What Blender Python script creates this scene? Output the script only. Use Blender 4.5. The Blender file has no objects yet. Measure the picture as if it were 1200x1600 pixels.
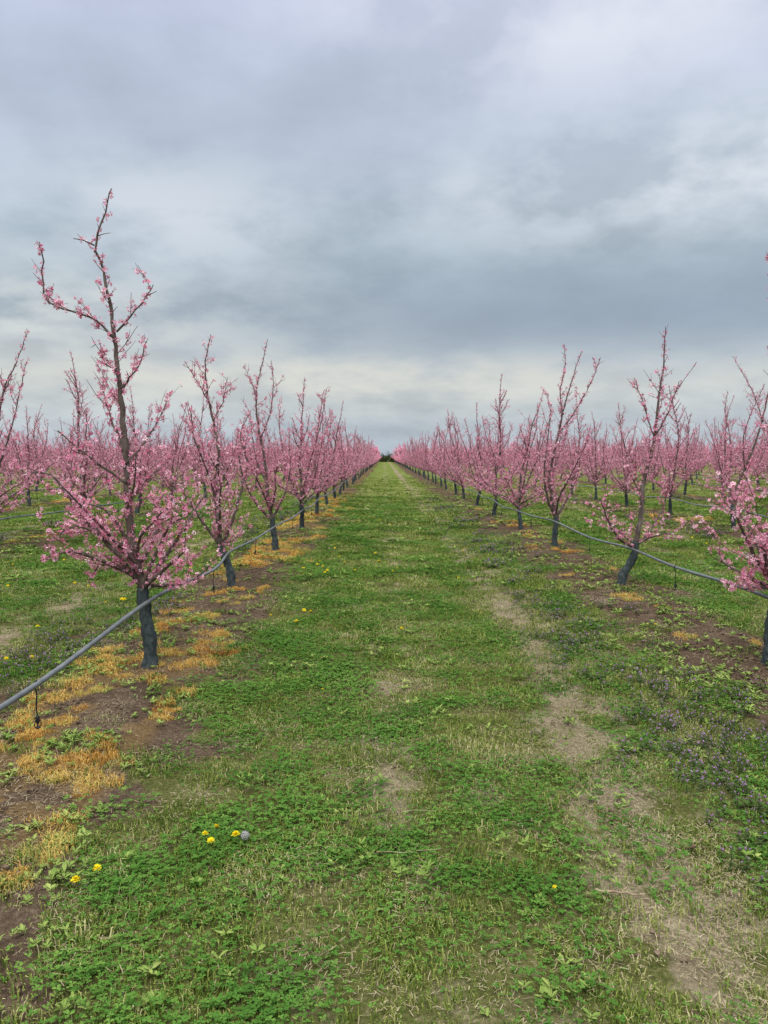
import bpy, math, random
import numpy as np
from mathutils import Vector
random.seed(7); RNG=np.random.default_rng(11)
scene=bpy.context.scene
COL=scene.collection
ROW0=-1.75; RS=4.6; TS=3.6

def lin(c):
    out=[]
    for v in c:
        v=v/255.0
        out.append(v/12.92 if v<=0.04045 else ((v+0.055)/1.055)**2.4)
    return tuple(out)+(1.0,)

# ------------------------------------------------------------------ noise
def vn(x,y,seed):
    xi=np.floor(x).astype(np.int64); yi=np.floor(y).astype(np.int64)
    fx=x-xi; fy=y-yi
    fx=fx*fx*(3-2*fx); fy=fy*fy*(3-2*fy)
    def h(a,b):
        n=(a*374761393+b*668265263+seed*982451653)&0xffffffff
        n=((n^(n>>13))*1274126177)&0xffffffff
        n=n^(n>>16)
        return (n&0xffff)/65535.0
    return (h(xi,yi)*(1-fx)+h(xi+1,yi)*fx)*(1-fy)+(h(xi,yi+1)*(1-fx)+h(xi+1,yi+1)*fx)*fy
def fbm(x,y,seed,o=4):
    s=0;a=1;t=0
    for i in range(o):
        s=s+a*vn(x*2**i+i*17.3,y*2**i-i*9.1,seed+i); t+=a; a*=.55
    return np.clip((s/t-.5)*1.5+.5,0,1)
def ss(a,b,x):
    t=np.clip((x-a)/(b-a),0,1); return t*t*(3-2*t)
def height(x,y):
    x=np.asarray(x,float);y=np.asarray(y,float)
    u=np.mod(x-ROW0+RS/2,RS)-RS/2
    v=np.mod(x-ROW0,RS)
    fade=np.exp(-(np.abs(x)+np.abs(y))/120)
    h=.07*(fbm(x*.5,y*.4,3,3)-.5)+.035*(fbm(x*3,y*3,5,3)-.5)+.02*(fbm(x*11,y*11,9,2)-.5)
    h=h*fade+.07*np.exp(-(u/.5)**2)*fade-.03*np.exp(-((v-2.9)/.25)**2)*fade
    return h
def masks(x,y):
    x=np.asarray(x,float);y=np.asarray(y,float)
    n1=fbm(x*1.1,y*.7,21,4); n2=fbm(x*4,y*3,31,4); n3=fbm(x*.45,y*.3,41,3); n4=fbm(x*1.6,y*1.1,51,4)
    n5=fbm(x*9,y*9,61,3)
    u=np.mod(x-ROW0+RS/2,RS)-RS/2
    v=np.mod(x-ROW0,RS)
    soil=ss(.84,.42,np.abs(u+.10)+(n1-.5)*.45+(n2-.5)*.8)
    wob=(n3-.5)*.3
    v0=2.60+.07*np.minimum(np.maximum(y,0),6.)
    dry=1.15*np.exp(-((v-v0+wob*.5)/.21)**2)*ss(.12,.5,n2)+.75*np.exp(-((v-1.85+wob)/.28)**2)*ss(.36,.66,n2)
    dry=dry+.65*np.exp(-((v-v0-.05)/.45)**2)*ss(.45,.75,n5)
    dry=dry+.4*ss(.60,.84,n4)*ss(.4,.7,n2)
    dry=dry+1.2*np.exp(-(((x-.47)/.10)**2+((y-3.5)/.10)**2))
    dry=np.clip(dry,0,1)*(1-soil*.7)
    left=np.where(np.abs(x-ROW0)<1.5,1.0,.3)
    org=ss(.45,.55,n4+.30*(n5-.5)+.12*np.exp(-((u-.0)/.35)**2)-.05)*ss(.60,.36,np.abs(u+.02))*left
    pur=ss(.36,.58,fbm(x*1.4,y*1.0,71,3))*np.exp(-((v-3.72)/.5)**4)
    pur=np.clip(pur+1.3*np.exp(-(((x-1.9)/.42)**2+((y-4.1)/.6)**2))+.8*np.exp(-(((x-1.75)/.3)**2+((y-6.6)/1.6)**2)),0,1)
    lush=ss(.36,.60,fbm(x*2.2,y*1.6,81,5)+.22*np.exp(-((v-1.15)/.55)**2))
    return dict(soil=soil,dry=dry,org=org,pur=pur,lush=lush,n5=n5,n2=n2)

# ------------------------------------------------------------------ materials
def newmat(name):
    m=bpy.data.materials.new(name); m.use_nodes=True
    nt=m.node_tree; nt.nodes.clear()
    return m,nt,nt.nodes,nt.links
def ramp(N,cols,interp='LINEAR'):
    r=N.new('ShaderNodeValToRGB'); cr=r.color_ramp; cr.interpolation=interp
    while len(cr.elements)<len(cols): cr.elements.new(.5)
    for e,(p,c) in zip(cr.elements,cols):
        e.position=p; e.color=tuple(c[:3])+(1,)
    return r
def math_(N,L,op,a,b=None,clamp=False):
    n=N.new('ShaderNodeMath'); n.operation=op; n.use_clamp=clamp
    for i,v in enumerate((a,b)):
        if v is None: continue
        if isinstance(v,(int,float)): n.inputs[i].default_value=v
        else: L.new(v,n.inputs[i])
    return n.outputs[0]
def plantmat(name,cols,transl=0,rough=.6,posw=.5,rndw=.3,tintw=.4,pscale=1.2,spec=.3):
    m,nt,N,L=newmat(name)
    at=N.new('ShaderNodeAttribute'); at.attribute_name='tint'
    oi=N.new('ShaderNodeObjectInfo')
    b=math_(N,L,'MULTIPLY',math_(N,L,'SUBTRACT',oi.outputs['Random'],.5),rndw)
    c=math_(N,L,'MULTIPLY',math_(N,L,'SUBTRACT',at.outputs['Fac'],.5),tintw)
    s=math_(N,L,'ADD',b,c)
    if posw>0:
        geo=N.new('ShaderNodeNewGeometry')
        no=N.new('ShaderNodeTexNoise'); no.inputs['Scale'].default_value=pscale; no.inputs['Detail'].default_value=1.5
        L.new(geo.outputs['Position'],no.inputs['Vector'])
        s=math_(N,L,'ADD',s,math_(N,L,'MULTIPLY',math_(N,L,'SUBTRACT',no.outputs[0],.5),posw*2))
    s=math_(N,L,'ADD',s,.5,True)
    r=ramp(N,cols); L.new(s,r.inputs[0])
    if spec>0:
        p=N.new('ShaderNodeBsdfPrincipled'); L.new(r.outputs[0],p.inputs['Base Color'])
        p.inputs['Roughness'].default_value=rough; p.inputs['Specular IOR Level'].default_value=spec
    else:
        p=N.new('ShaderNodeBsdfDiffuse'); L.new(r.outputs[0],p.inputs[0])
    out=p.outputs[0]
    if transl>0:
        t=N.new('ShaderNodeBsdfTranslucent'); L.new(r.outputs[0],t.inputs[0])
        mx=N.new('ShaderNodeMixShader'); mx.inputs[0].default_value=transl
        L.new(p.outputs[0],mx.inputs[1]); L.new(t.outputs[0],mx.inputs[2]); out=mx.outputs[0]
    o=N.new('ShaderNodeOutputMaterial'); L.new(out,o.inputs[0])
    return m
def barkmat(name,cols,scale=25,bump=.4,rough=.85,stretch=.3,det=4):
    m,nt,N,L=newmat(name)
    tc=N.new('ShaderNodeTexCoord'); mp=N.new('ShaderNodeMapping'); mp.inputs['Scale'].default_value=(1,1,stretch)
    L.new(tc.outputs['Object'],mp.inputs[0])
    no=N.new('ShaderNodeTexNoise'); no.inputs['Scale'].default_value=scale; no.inputs['Detail'].default_value=det
    no.inputs['Roughness'].default_value=.65
    L.new(mp.outputs[0],no.inputs['Vector'])
    r=ramp(N,cols); L.new(no.outputs[0],r.inputs[0])
    p=N.new('ShaderNodeBsdfPrincipled'); L.new(r.outputs[0],p.inputs['Base Color'])
    p.inputs['Roughness'].default_value=rough; p.inputs['Specular IOR Level'].default_value=.2
    if bump>0:
        bp=N.new('ShaderNodeBump'); bp.inputs['Strength'].default_value=bump; bp.inputs['Distance'].default_value=.012
        L.new(no.outputs[0],bp.inputs['Height']); L.new(bp.outputs[0],p.inputs['Normal'])
    o=N.new('ShaderNodeOutputMaterial'); L.new(p.outputs[0],o.inputs[0])
    return m
M_bark=barkmat('bark',[(.3,(.050,.038,.032)),(.55,(.120,.094,.078)),(.75,(.23,.195,.165))])
M_twig=barkmat('twig',[(.3,(.075,.040,.034)),(.7,(.165,.10,.078))],scale=12,bump=0,det=1)
M_trunk=barkmat('painted_trunk',[(.28,(.015,.018,.018)),(.46,(.038,.049,.050)),(.60,(.062,.078,.078)),(.70,(.11,.11,.098)),(.82,(.17,.14,.11))],scale=30,bump=1.0,stretch=.55)
M_petal=plantmat('petal',[(0,(.62,.15,.28)),(.3,(.80,.33,.46)),(.7,(.90,.52,.62)),(1,(.95,.72,.77))],transl=.25,rndw=.12,posw=0,tintw=.95,spec=0)
M_pcent=plantmat('petal_centre',[(0,(.34,.03,.09)),(1,(.52,.07,.16))],spec=0,posw=0)
M_pipe=barkmat('pipe_plastic',[(.3,(.085,.095,.10)),(.7,(.16,.17,.175))],scale=8,bump=0,rough=.5,det=2)
M_black=barkmat('black_plastic',[(.3,(.012,.012,.012)),(.7,(.025,.025,.025))],scale=8,bump=0,rough=.45,det=1)

# ------------------------------------------------------------------ mesh helpers
def mkmesh(name,V,F,mats,tint=None,midx=None,smooth=False):
    me=bpy.data.meshes.new(name)
    me.from_pydata(V.tolist() if isinstance(V,np.ndarray) else V,[],F)
    for m in mats: me.materials.append(m)
    if tint is not None:
        a=me.attributes.new('tint','FLOAT','FACE'); a.data.foreach_set('value',np.asarray(tint,np.float32))
    if midx is not None: me.polygons.foreach_set('material_index',np.asarray(midx,np.int32))
    if smooth: me.polygons.foreach_set('use_smooth',np.ones(len(me.polygons),bool))
    me.update(); return me
def addobj(name,me,parent=None,loc=(0,0,0),**props):
    o=bpy.data.objects.new(name,me); COL.objects.link(o); o.location=loc
    if parent is not None: o.parent=parent
    for k,v in props.items(): o[k]=v
    return o
def tube(V,F,pts,rads,n,cap=True,bumpy=0):
    pts=[Vector(p) for p in pts]; base=len(V); up=Vector((.3,.9,.2))
    for i,p in enumerate(pts):
        t=(pts[min(i+1,len(pts)-1)]-pts[max(i-1,0)]).normalized()
        a=t.cross(up)
        if a.length<.05: a=t.cross(Vector((1,0,0)))
        a.normalize(); b=t.cross(a)
        for k in range(n):
            an=2*math.pi*k/n
            r=rads[i]*(1+bumpy*random.uniform(-1,1))
            q=p+a*(math.cos(an)*r)+b*(math.sin(an)*r)
            V.append((q.x,q.y,q.z))
    for i in range(len(pts)-1):
        for k in range(n):
            k2=(k+1)%n
            F.append((base+i*n+k,base+i*n+k2,base+(i+1)*n+k2,base+(i+1)*n+k))
    if cap:
        F.append(tuple(base+(len(pts)-1)*n+k for k in range(n)))
        F.append(tuple(base+k for k in reversed(range(n))))
def resample(pts,step,jit=0):
    pts=[Vector(p) for p in pts]
    out=[]
    for i in range(len(pts)-1):
        p0=pts[max(i-1,0)];p1=pts[i];p2=pts[i+1];p3=pts[min(i+2,len(pts)-1)]
        n=max(1,int((p2-p1).length/step))
        for k in range(n):
            t=k/n
            q=.5*((2*p1)+(p2-p0)*t+(2*p0-5*p1+4*p2-p3)*t*t+(3*p1-p0-3*p2+p3)*t**3)
            if jit and (i or k): q=q+Vector((random.gauss(0,jit),random.gauss(0,jit),random.gauss(0,jit*.5)))
            out.append(q)
    out.append(pts[-1]); return out

def flower_template():
    V=[];F=[];m=[]
    for i in range(5):
        a=2*math.pi*i/5
        def pt(r,da,z): return (r*math.cos(a+da),r*math.sin(a+da),z)
        b=len(V)
        V+= [pt(.12,0,0),pt(.62,-.5,.22),pt(.98,-.27,.36),pt(1.02,.22,.38),pt(.64,.5,.2)]
        F.append((b,b+1,b+2,b+3,b+4)); m.append(0)
    b=len(V)
    V+=[(.22,0,.1),(-.11,.19,.1),(-.11,-.19,.1),(0,0,.45)]
    F+=[(b,b+1,b+3),(b+1,b+2,b+3),(b+2,b,b+3)]; m+=[1,1,1]
    return np.array(V),F,m
FT=flower_template()
def flowers_mesh(name,P,Dn,S):
    n=len(P); P=np.array(P);Dn=np.array(Dn);S=np.array(S)
    Dn=Dn/np.linalg.norm(Dn,axis=1)[:,None]
    rv=RNG.normal(size=(n,3)); A=np.cross(Dn,rv); A/=np.linalg.norm(A,axis=1)[:,None]; B=np.cross(Dn,A)
    tv,tf,tm=FT; k=len(tv)
    open_=RNG.uniform(.35,1.0,n)
    small=np.where(S<.0135); open_[small]=.2
    x=tv[None,:,0]*(.35+.65*open_[:,None]); y=tv[None,:,1]*(.35+.65*open_[:,None]); z=tv[None,:,2]*(2.2-1.5*open_[:,None])
    V=P[:,None,:]+(x[...,None]*A[:,None,:]+y[...,None]*B[:,None,:]+z[...,None]*Dn[:,None,:])*S[:,None,None]
    V=V+RNG.normal(size=V.shape)*.0012
    V=V.reshape(-1,3)
    F=[]
    for i in range(n):
        o=i*k
        for f in tf: F.append(tuple(o+j for j in f))
    tint=np.repeat(np.clip(RNG.normal(.54,.29,n)-(1-open_)*.3,0,1),len(tf))
    return mkmesh(name,V,F,[M_petal,M_pcent],tint=tint,midx=np.tile(tm,n))

def grow(name,trunk,mains,seed,dens=1.0,lmul=1.0,gap=(.028,.075)):
    random.seed(seed)
    V=[];F=[]
    tp=resample(trunk,.03,.002)
    L=len(tp)
    rads=[]
    r0,r1=.052,.042
    for i in range(L):
        f=i/(L-1); r=r0+(r1-r0)*f+.02*math.exp(-f*9)+.004*math.sin(f*17+seed)+.003*math.sin(f*41+seed)
        rads.append(r)
    tube(V,F,tp,rads,14,bumpy=.10)
    m_tr=mkmesh(name+'_trunk',V,F,[M_trunk],smooth=True)
    V=[];F=[];TV=[];TF=[]
    FP=[];FD=[];FS=[]
    def put(q,d,n_):
        for _ in range(n_):
            rd=Vector((random.gauss(0,1),random.gauss(0,1),random.gauss(.2,1))).normalized()
            o=q+rd*random.uniform(.008,.025)
            FP.append(tuple(o)); FD.append(tuple(rd+d*.2)); FS.append(random.uniform(.0152,.0230) if random.random()>.2 else random.uniform(.008,.0130))
    def blossom(pts,p_scale):
        acc=0; ph=random.uniform(0,6)
        for i in range(len(pts)-1):
            a,b=pts[i],pts[i+1]; d=b-a; l=d.length
            if l<1e-5: continue
            while acc<l:
                q=a+d*(acc/l); z=q.z
                clump=.5+.5*math.sin(z*21+q.x*29+ph)
                pr=dens*p_scale*(.3+.9*clump)
                pr*= 1.0 if z<1.8 else max(.58,1-.3*(z-1.8))
                if random.random()<pr: put(q,d.normalized(),random.choice((1,2,2,3)))
                acc+=random.uniform(.014,.030)
            acc-=l
    def shoot(p,dirv,length,r,level):
        pts=[p]; d=dirv.normalized(); n=max(3,int(length/.05))
        cur=Vector((random.gauss(0,.10),random.gauss(0,.10),.12))
        for i in range(n):
            d=(d+cur*.6+Vector((random.gauss(0,.09),random.gauss(0,.09),random.gauss(0,.07)))).normalized()
            pts.append(pts[-1]+d*(length/n))
        tube(TV,TF,pts,[r*(1-.55*i/n) for i in range(n+1)],4,cap=False)
        blossom(pts[:max(2,int(len(pts)*random.uniform(.75,1.1)))],.68)
        if level<1 and length>.16:
            for j in range(random.randint(1,3)):
                i=random.randint(1,n-1)
                pd=Vector((random.gauss(0,1),random.gauss(0,1),random.gauss(.2,.7))).normalized()
                shoot(pts[i],d*.8+pd,length*random.uniform(.25,.6),r*.7,level+1)
    for (mp,r0,r1) in mains:
        pts=resample(mp,.05,.004); n=len(pts)
        rr=[(r1+(r0-r1)*(1-i/(n-1))**1.15)*(1+.09*math.sin(i*2.1)) for i in range(n)]
        tube(V,F,pts,rr,8,bumpy=.08)
        s=0; nxt=random.uniform(.06,.12)
        for i in range(n-1):
            d=(pts[i+1]-pts[i]); s+=d.length; z=pts[i].z
            t=d.normalized()
            if s>nxt:
                nxt=s+random.uniform(*gap)*(1 if z<2 else .75)
                pd=Vector((random.gauss(0,1),random.gauss(0,1),random.gauss(0,.4)))
                pd=(pd-t*pd.dot(t)).normalized()
                ln=random.uniform(.05,.42)*lmul
                if random.random()<.2: ln*=1.5
                zz=max(0,z-1.4); ln*=max(.22,1-.42*zz)
                shoot(pts[i],t*random.uniform(.5,1.3)+pd+Vector((0,0,.2)),ln,random.uniform(.0024,.0042),0)
            if random.random()<(.8 if rr[i]<.018 else .33)*dens:
                q=pts[i]+Vector((random.gauss(0,1),random.gauss(0,1),random.gauss(0,.6))).normalized()*(rr[i]+.008)
                put(q,t,random.choice((2,3,4,5)))
    m_li=mkmesh(name+'_limbs',V+TV,F+[tuple(a+len(V) for a in f) for f in TF],[M_bark,M_twig],midx=[0]*len(F)+[1]*len(TF),smooth=True)
    m_fl=flowers_mesh(name+'_blossom',FP,FD,FS)
    return m_tr,m_li,m_fl

# silhouette polylines measured in tree-local units: (right, up) with slowly growing depth
def sil(pts,b,s,dy=0.0,start=0.0):
    out=[];L=0;prev=None
    for (a,c) in pts:
        x=(a-b[0])/s; z=(b[1]-c)/s
        if prev: L+=math.hypot(x-prev[0],z-prev[1])
        prev=(x,z)
        out.append(Vector((x,start+dy*L,z)))
    return out

heroes={}
b=(235,1055);s=214
heroes['a']=grow('tall_tree',sil([(235,1066),(236,1020),(230,975),(227,930)],b,s),[
 (sil([(227,932),(214,880),(208,830),(206,770),(203,710),(199,655),(195,600),(190,550),(184,500),(175,450),(165,408),(175,372),(190,325)],b,s,.02),.035,.004),
 (sil([(190,548),(165,522),(130,510),(99,498),(92,470),(96,440),(92,412)],b,s,-.1),.009,.004),
 (sil([(166,412),(148,404),(132,400)],b,s,.2),.006,.003),
 (sil([(196,540),(215,515),(238,485),(248,466)],b,s,.2),.008,.003),
 (sil([(200,625),(226,600),(240,580),(248,558)],b,s,-.3),.008,.003),
 (sil([(198,600),(180,590),(165,570)],b,s,.3),.007,.003),
 (sil([(203,720),(180,680),(160,640),(150,600)],b,s,.5),.010,.004),
 (sil([(206,770),(165,735),(140,710),(122,690)],b,s,-.4),.011,.004),
 (sil([(205,740),(232,700),(248,665),(254,640)],b,s,.5),.010,.004),
 (sil([(207,800),(235,765),(258,745)],b,s,.1),.011,.004),
 (sil([(224,925),(195,880),(160,830),(128,780),(112,755),(76,752)],b,s,-.25),.022,.005),
 (sil([(220,915),(165,880),(128,868),(100,880)],b,s,-.5),.018,.005),
 (sil([(222,912),(180,900),(140,905),(118,930)],b,s,.6),.015,.005),
 (sil([(220,905),(170,850),(120,835),(95,820)],b,s,.3),.015,.005),
 (sil([(215,880),(185,820),(150,800),(118,800)],b,s,-.1),.014,.005),
 (sil([(212,870),(180,850),(150,830),(130,840)],b,s,-.7),.013,.005),
 (sil([(228,928),(255,890),(285,840),(305,800),(315,785)],b,s,.35),.022,.005),
 (sil([(228,930),(262,905),(292,880),(318,860)],b,s,-.6),.020,.005),
 (sil([(228,925),(255,870),(280,830),(300,820)],b,s,-.25),.018,.005),
 (sil([(216,880),(240,840),(268,815),(285,800)],b,s,-.5),.014,.005),
 (sil([(230,928),(262,928),(295,925),(322,905)],b,s,.1),.015,.005),
 (sil([(222,900),(236,850),(246,800),(250,760)],b,s,.9),.016,.005),
 (sil([(222,900),(200,850),(176,800),(160,765)],b,s,-.9),.016,.005),
 (sil([(207,810),(228,770),(240,730)],b,s,-.7),.011,.004),
 ],101,dens=1.12,gap=(.028,.075),lmul=.9)
b=(362,925);s=132.7
heroes['b']=grow('leaning_tree',sil([(362,933),(360,905),(352,880),(345,862)],b,s),[
 (sil([(345,864),(342,820),(338,775),(344,720),(336,670),(328,630),(324,585),(333,537)],b,s,.03),.034,.004),
 (sil([(346,866),(362,825),(375,780),(384,735),(372,690),(388,650)],b,s,.2),.022,.004),
 (sil([(344,860),(322,825),(306,790),(292,770)],b,s,-.4),.020,.005),
 (sil([(340,770),(318,725),(300,690),(288,650)],b,s,.3),.014,.004),
 (sil([(330,640),(312,605),(298,580)],b,s,-.2),.008,.003),
 (sil([(344,850),(352,800),(360,760),(350,720)],b,s,-.7),.018,.005),
 (sil([(344,855),(330,800),(322,760)],b,s,.8),.018,.005),
 (sil([(340,790),(330,740),(318,690),(322,650)],b,s,-.5),.014,.004),
 (sil([(342,780),(358,730),(364,690)],b,s,.6),.013,.004),
 (sil([(346,862),(372,850),(385,835)],b,s,-.5),.014,.004),
 (sil([(336,670),(350,640),(356,600)],b,s,.3),.009,.003)],102,dens=1.05)
b=(429,866);s=96
heroes['c']=grow('upright_tree',sil([(429,872),(430,850),(427,832),(426,815)],b,s),[
 (sil([(426,816),(420,780),(415,725),(405,672),(402,620),(412,575),(420,538)],b,s,.03),.034,.004),
 (sil([(426,816),(444,778),(452,740),(450,700)],b,s,.2),.022,.005),
 (sil([(426,818),(402,790),(386,750),(378,700)],b,s,-.3),.022,.005),
 (sil([(402,625),(393,600),(382,578)],b,s,.2),.008,.003),
 (sil([(410,690),(426,650),(432,610),(430,575)],b,s,-.2),.012,.004),
 (sil([(418,760),(400,725),(392,690),(385,650)],b,s,.4),.015,.005),
 (sil([(424,805),(435,770),(438,730)],b,s,-.8),.018,.005),
 (sil([(424,805),(410,760),(396,720),(392,680)],b,s,-.5),.018,.005),
 (sil([(424,805),(415,775),(410,740)],b,s,.9),.018,.005)],103,dens=1.0)
b=(970,922);s=131
heroes['d']=grow('bent_tree',sil([(968,930),(974,905),(988,880),(991,856)],b,s),[
 (sil([(991,858),(998,815),(1002,765),(1016,705),(1022,640),(1029,580),(1031,525)],b,s,.02),.032,.004),
 (sil([(989,864),(962,850),(942,822),(926,788)],b,s,-.3),.020,.005),
 (sil([(992,860),(1018,838),(1042,800),(1052,765)],b,s,.3),.018,.005),
 (sil([(990,860),(965,835),(952,810)],b,s,.8),.016,.005),
 (sil([(992,860),(1012,846),(1038,838)],b,s,-.6),.016,.005),
 (sil([(1017,700),(1008,660),(1000,630),(992,600)],b,s,.3),.010,.004),
 (sil([(1018,690),(1034,655),(1045,610)],b,s,-.2),.010,.004),
 (sil([(1000,790),(985,750),(978,720)],b,s,.3),.012,.004)],104,dens=.8)
b=(867,861);s=92.8
heroes['e']=grow('forked_tree',sil([(867,868),(866,845),(868,825),(868,812)],b,s),[
 (sil([(868,814),(860,780),(857,745),(868,695),(878,645),(892,595),(905,556)],b,s,.03),.034,.004),
 (sil([(866,812),(850,775),(845,735),(848,690),(850,640)],b,s,-.2),.024,.005),
 (sil([(869,812),(890,780),(905,750),(912,720)],b,s,.3),.022,.005),
 (sil([(876,655),(872,620),(880,575),(878,545)],b,s,.1),.012,.004),
 (sil([(872,680),(892,650),(912,610),(925,570)],b,s,-.2),.012,.004),
 (sil([(868,810),(868,780),(880,740),(895,690)],b,s,-.7),.020,.005),
 (sil([(860,770),(870,730),(890,690),(900,650)],b,s,.5),.016,.004),
 (sil([(866,810),(855,785),(838,770)],b,s,.7),.016,.005)],105,dens=1.0)
b=(1197,1050);s=208
heroes['f']=grow('spreading_tree',sil([(1199,1062),(1200,1010),(1203,960),(1205,925)],b,s),[
 (sil([(1205,928),(1215,860),(1228,760),(1228,660),(1216,580),(1198,520),(1186,470),(1182,425)],b,s,.02),.034,.004),
 (sil([(1212,560),(1196,530),(1180,500)],b,s,-.2),.008,.003),
 (sil([(1203,930),(1178,900),(1150,860),(1122,810)],b,s,-.2),.022,.006),
 (sil([(1203,935),(1172,920),(1145,905),(1120,890)],b,s,.3),.018,.005),
 (sil([(1203,935),(1175,930),(1150,932)],b,s,-.3),.014,.005),
 (sil([(1203,925),(1190,880),(1178,840),(1158,795)],b,s,.5),.018,.005),
 (sil([(1203,925),(1180,885),(1172,850),(1180,800)],b,s,-.4),.018,.005),
 (sil([(1204,925),(1180,905),(1160,870),(1138,860)],b,s,-.7),.018,.005),
 (sil([(1206,925),(1250,880),(1290,820),(1330,730)],b,s,.2),.024,.006),
 (sil([(1206,925),(1260,900),(1310,880)],b,s,-.4),.020,.006),
 (sil([(1222,800),(1260,720),(1280,650)],b,s,.3),.015,.005),
 (sil([(1206,925),(1225,860),(1240,800)],b,s,-.8),.020,.006)],106,dens=1.4,gap=(.022,.06))
b=(1146,829);s=73
heroes['g']=grow('arching_tree',sil([(1146,836),(1145,815),(1142,800),(1142,790)],b,s),[
 (sil([(1142,792),(1154,755),(1172,710),(1186,665),(1196,615),(1200,580),(1192,548)],b,s,.03),.034,.004),
 (sil([(1142,792),(1128,760),(1118,735)],b,s,-.3),.022,.005),
 (sil([(1142,792),(1140,755),(1146,700),(1140,650),(1146,615)],b,s,.2),.022,.004),
 (sil([(1186,665),(1174,620),(1160,590),(1146,562)],b,s,.2),.012,.004),
 (sil([(1160,735),(1150,690),(1156,650),(1168,610)],b,s,-.3),.014,.004),
 (sil([(1150,770),(1180,745),(1205,700),(1212,660)],b,s,.3),.020,.005),
 (sil([(1142,790),(1160,770),(1185,765)],b,s,-.6),.018,.005),
 (sil([(1142,790),(1130,775),(1112,765)],b,s,.6),.018,.005)],107,lmul=1.2,dens=1.05)

def generic(i):
    random.seed(500+i)
    h0=random.uniform(.38,.52); lx=random.uniform(-.1,.1); ly=random.uniform(-.1,.1)
    top=Vector((lx,ly,h0))
    trunk=[Vector((0,0,-.06)),Vector((lx*.2,ly*.2,h0*.35)),Vector((lx*.8,ly*.6,h0*.7)),top]
    mains=[]
    H=random.uniform(3.0,3.75)
    nseg=6; pts=[top.copy()]; d=Vector((random.gauss(0,.15),random.gauss(0,.15),1)).normalized()
    for k in range(nseg):
        d=(d+Vector((random.gauss(0,.15),random.gauss(0,.15),.35))).normalized()
        pts.append(pts[-1]+d*((H-h0)/nseg))
    leader=pts; mains.append((pts,.032,.004))
    nl=random.choice((7,8,9)); az0=random.uniform(0,6.28)
    def limb(p,az,el,ln,r):
        q=[p.copy()]; dd=Vector((math.cos(az)*math.cos(el),math.sin(az)*math.cos(el),math.sin(el)))
        for k in range(4):
            q.append(q[-1]+dd*(ln/4)); dd=(dd+Vector((random.gauss(0,.15),random.gauss(0,.15),random.uniform(0,.35)))).normalized()
        mains.append((q,r,.004))
    for k in range(nl):
        f=random.uniform(0,.5)
        p=leader[0].lerp(leader[1],f)
        limb(p,az0+k*6.28/nl+random.gauss(0,.25),math.radians(random.uniform(16,56)),random.uniform(.9,1.5),random.uniform(.015,.021))
    for k in range(random.choice((1,2,3))):
        limb(leader[0].lerp(leader[1],.3),az0+1+2.2*k+random.gauss(0,.4),math.radians(random.uniform(60,76)),random.uniform(1.7,2.5),.021)
    for k in range(random.randint(8,11)):
        j=random.choice((1,1,2,2,3,3,4,4)); p=leader[j].lerp(leader[j+1],random.random())
        limb(p,random.uniform(0,6.28),math.radians(random.uniform(42,70)),random.uniform(.35,.9)*(1-.11*j),.010)
    return grow('orchard_tree',trunk,mains,500+i,dens=random.uniform(.9,1.08),gap=(.032,.085))
GEN=[generic(i) for i in range(10)]

GROUP='peach trees in orchard rows'
def place(parts,x,y,rot,sc,label):
    z=float(height(x,y))
    e=bpy.data.objects.new('peach_tree',None); COL.objects.link(e)
    e.empty_display_size=.3; e.location=(x,y,z); e.rotation_euler=(0,0,rot); e.scale=(sc,sc,sc)
    e['label']=label; e['category']='tree'; e['group']=GROUP
    for nm,me in zip(('trunk','limbs','blossom'),parts):
        o=bpy.data.objects.new(nm,me); COL.objects.link(o); o.parent=e
    return e
place(heroes['a'],-1.71,5.51,0,1,'tall pink-flowering peach tree with crooked bare leader on soil')
place(heroes['b'],-1.79,8.95,0,1,'pink-flowering peach tree with a trunk leaning beside orange ground cover')
place(heroes['c'],-1.78,12.42,0,1,'upright pink-flowering peach tree with straight dark painted trunk')
place(heroes['d'],2.83,9.07,0,1,'sparse peach tree with bent dark trunk and straight bare leader')
place(heroes['e'],2.88,12.85,0,1,'forked pink-flowering peach tree with dark trunk on grassy soil strip')
place(heroes['f'],2.85,5.6,0,1,'spreading peach tree with dense low pink blossom beside grey pipe')
place(heroes['g'],7.45,16.3,0,1,'tall arching peach tree in pink blossom with dark trunk')
done={(0,0),(0,1),(0,2),(1,0),(1,1),(1,2),(2,3)}
cand=[]
for k in range(-26,28):
    for i in range(0,51):
        if (k,i) in done: continue
        x=ROW0+k*RS+random.uniform(-.07,.07); y=5.5+TS*i+random.uniform(-.12,.12)
        if (k,i)==(-1,2): x-=.35
        if abs(x)>.53*y+1.2: continue
        cand.append((y+abs(x)*.1,x,y))
cand.sort()
GL='young peach tree covered in pink blossom with dark painted trunk'
for n,(q,x,y) in enumerate(cand[:290]):
    place(GEN[random.randrange(10)],x,y,random.uniform(0,6.28),random.uniform(.9,1.08)*(1.06 if abs(x)>5 else 1),GL)
rest=cand[290:]
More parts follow.
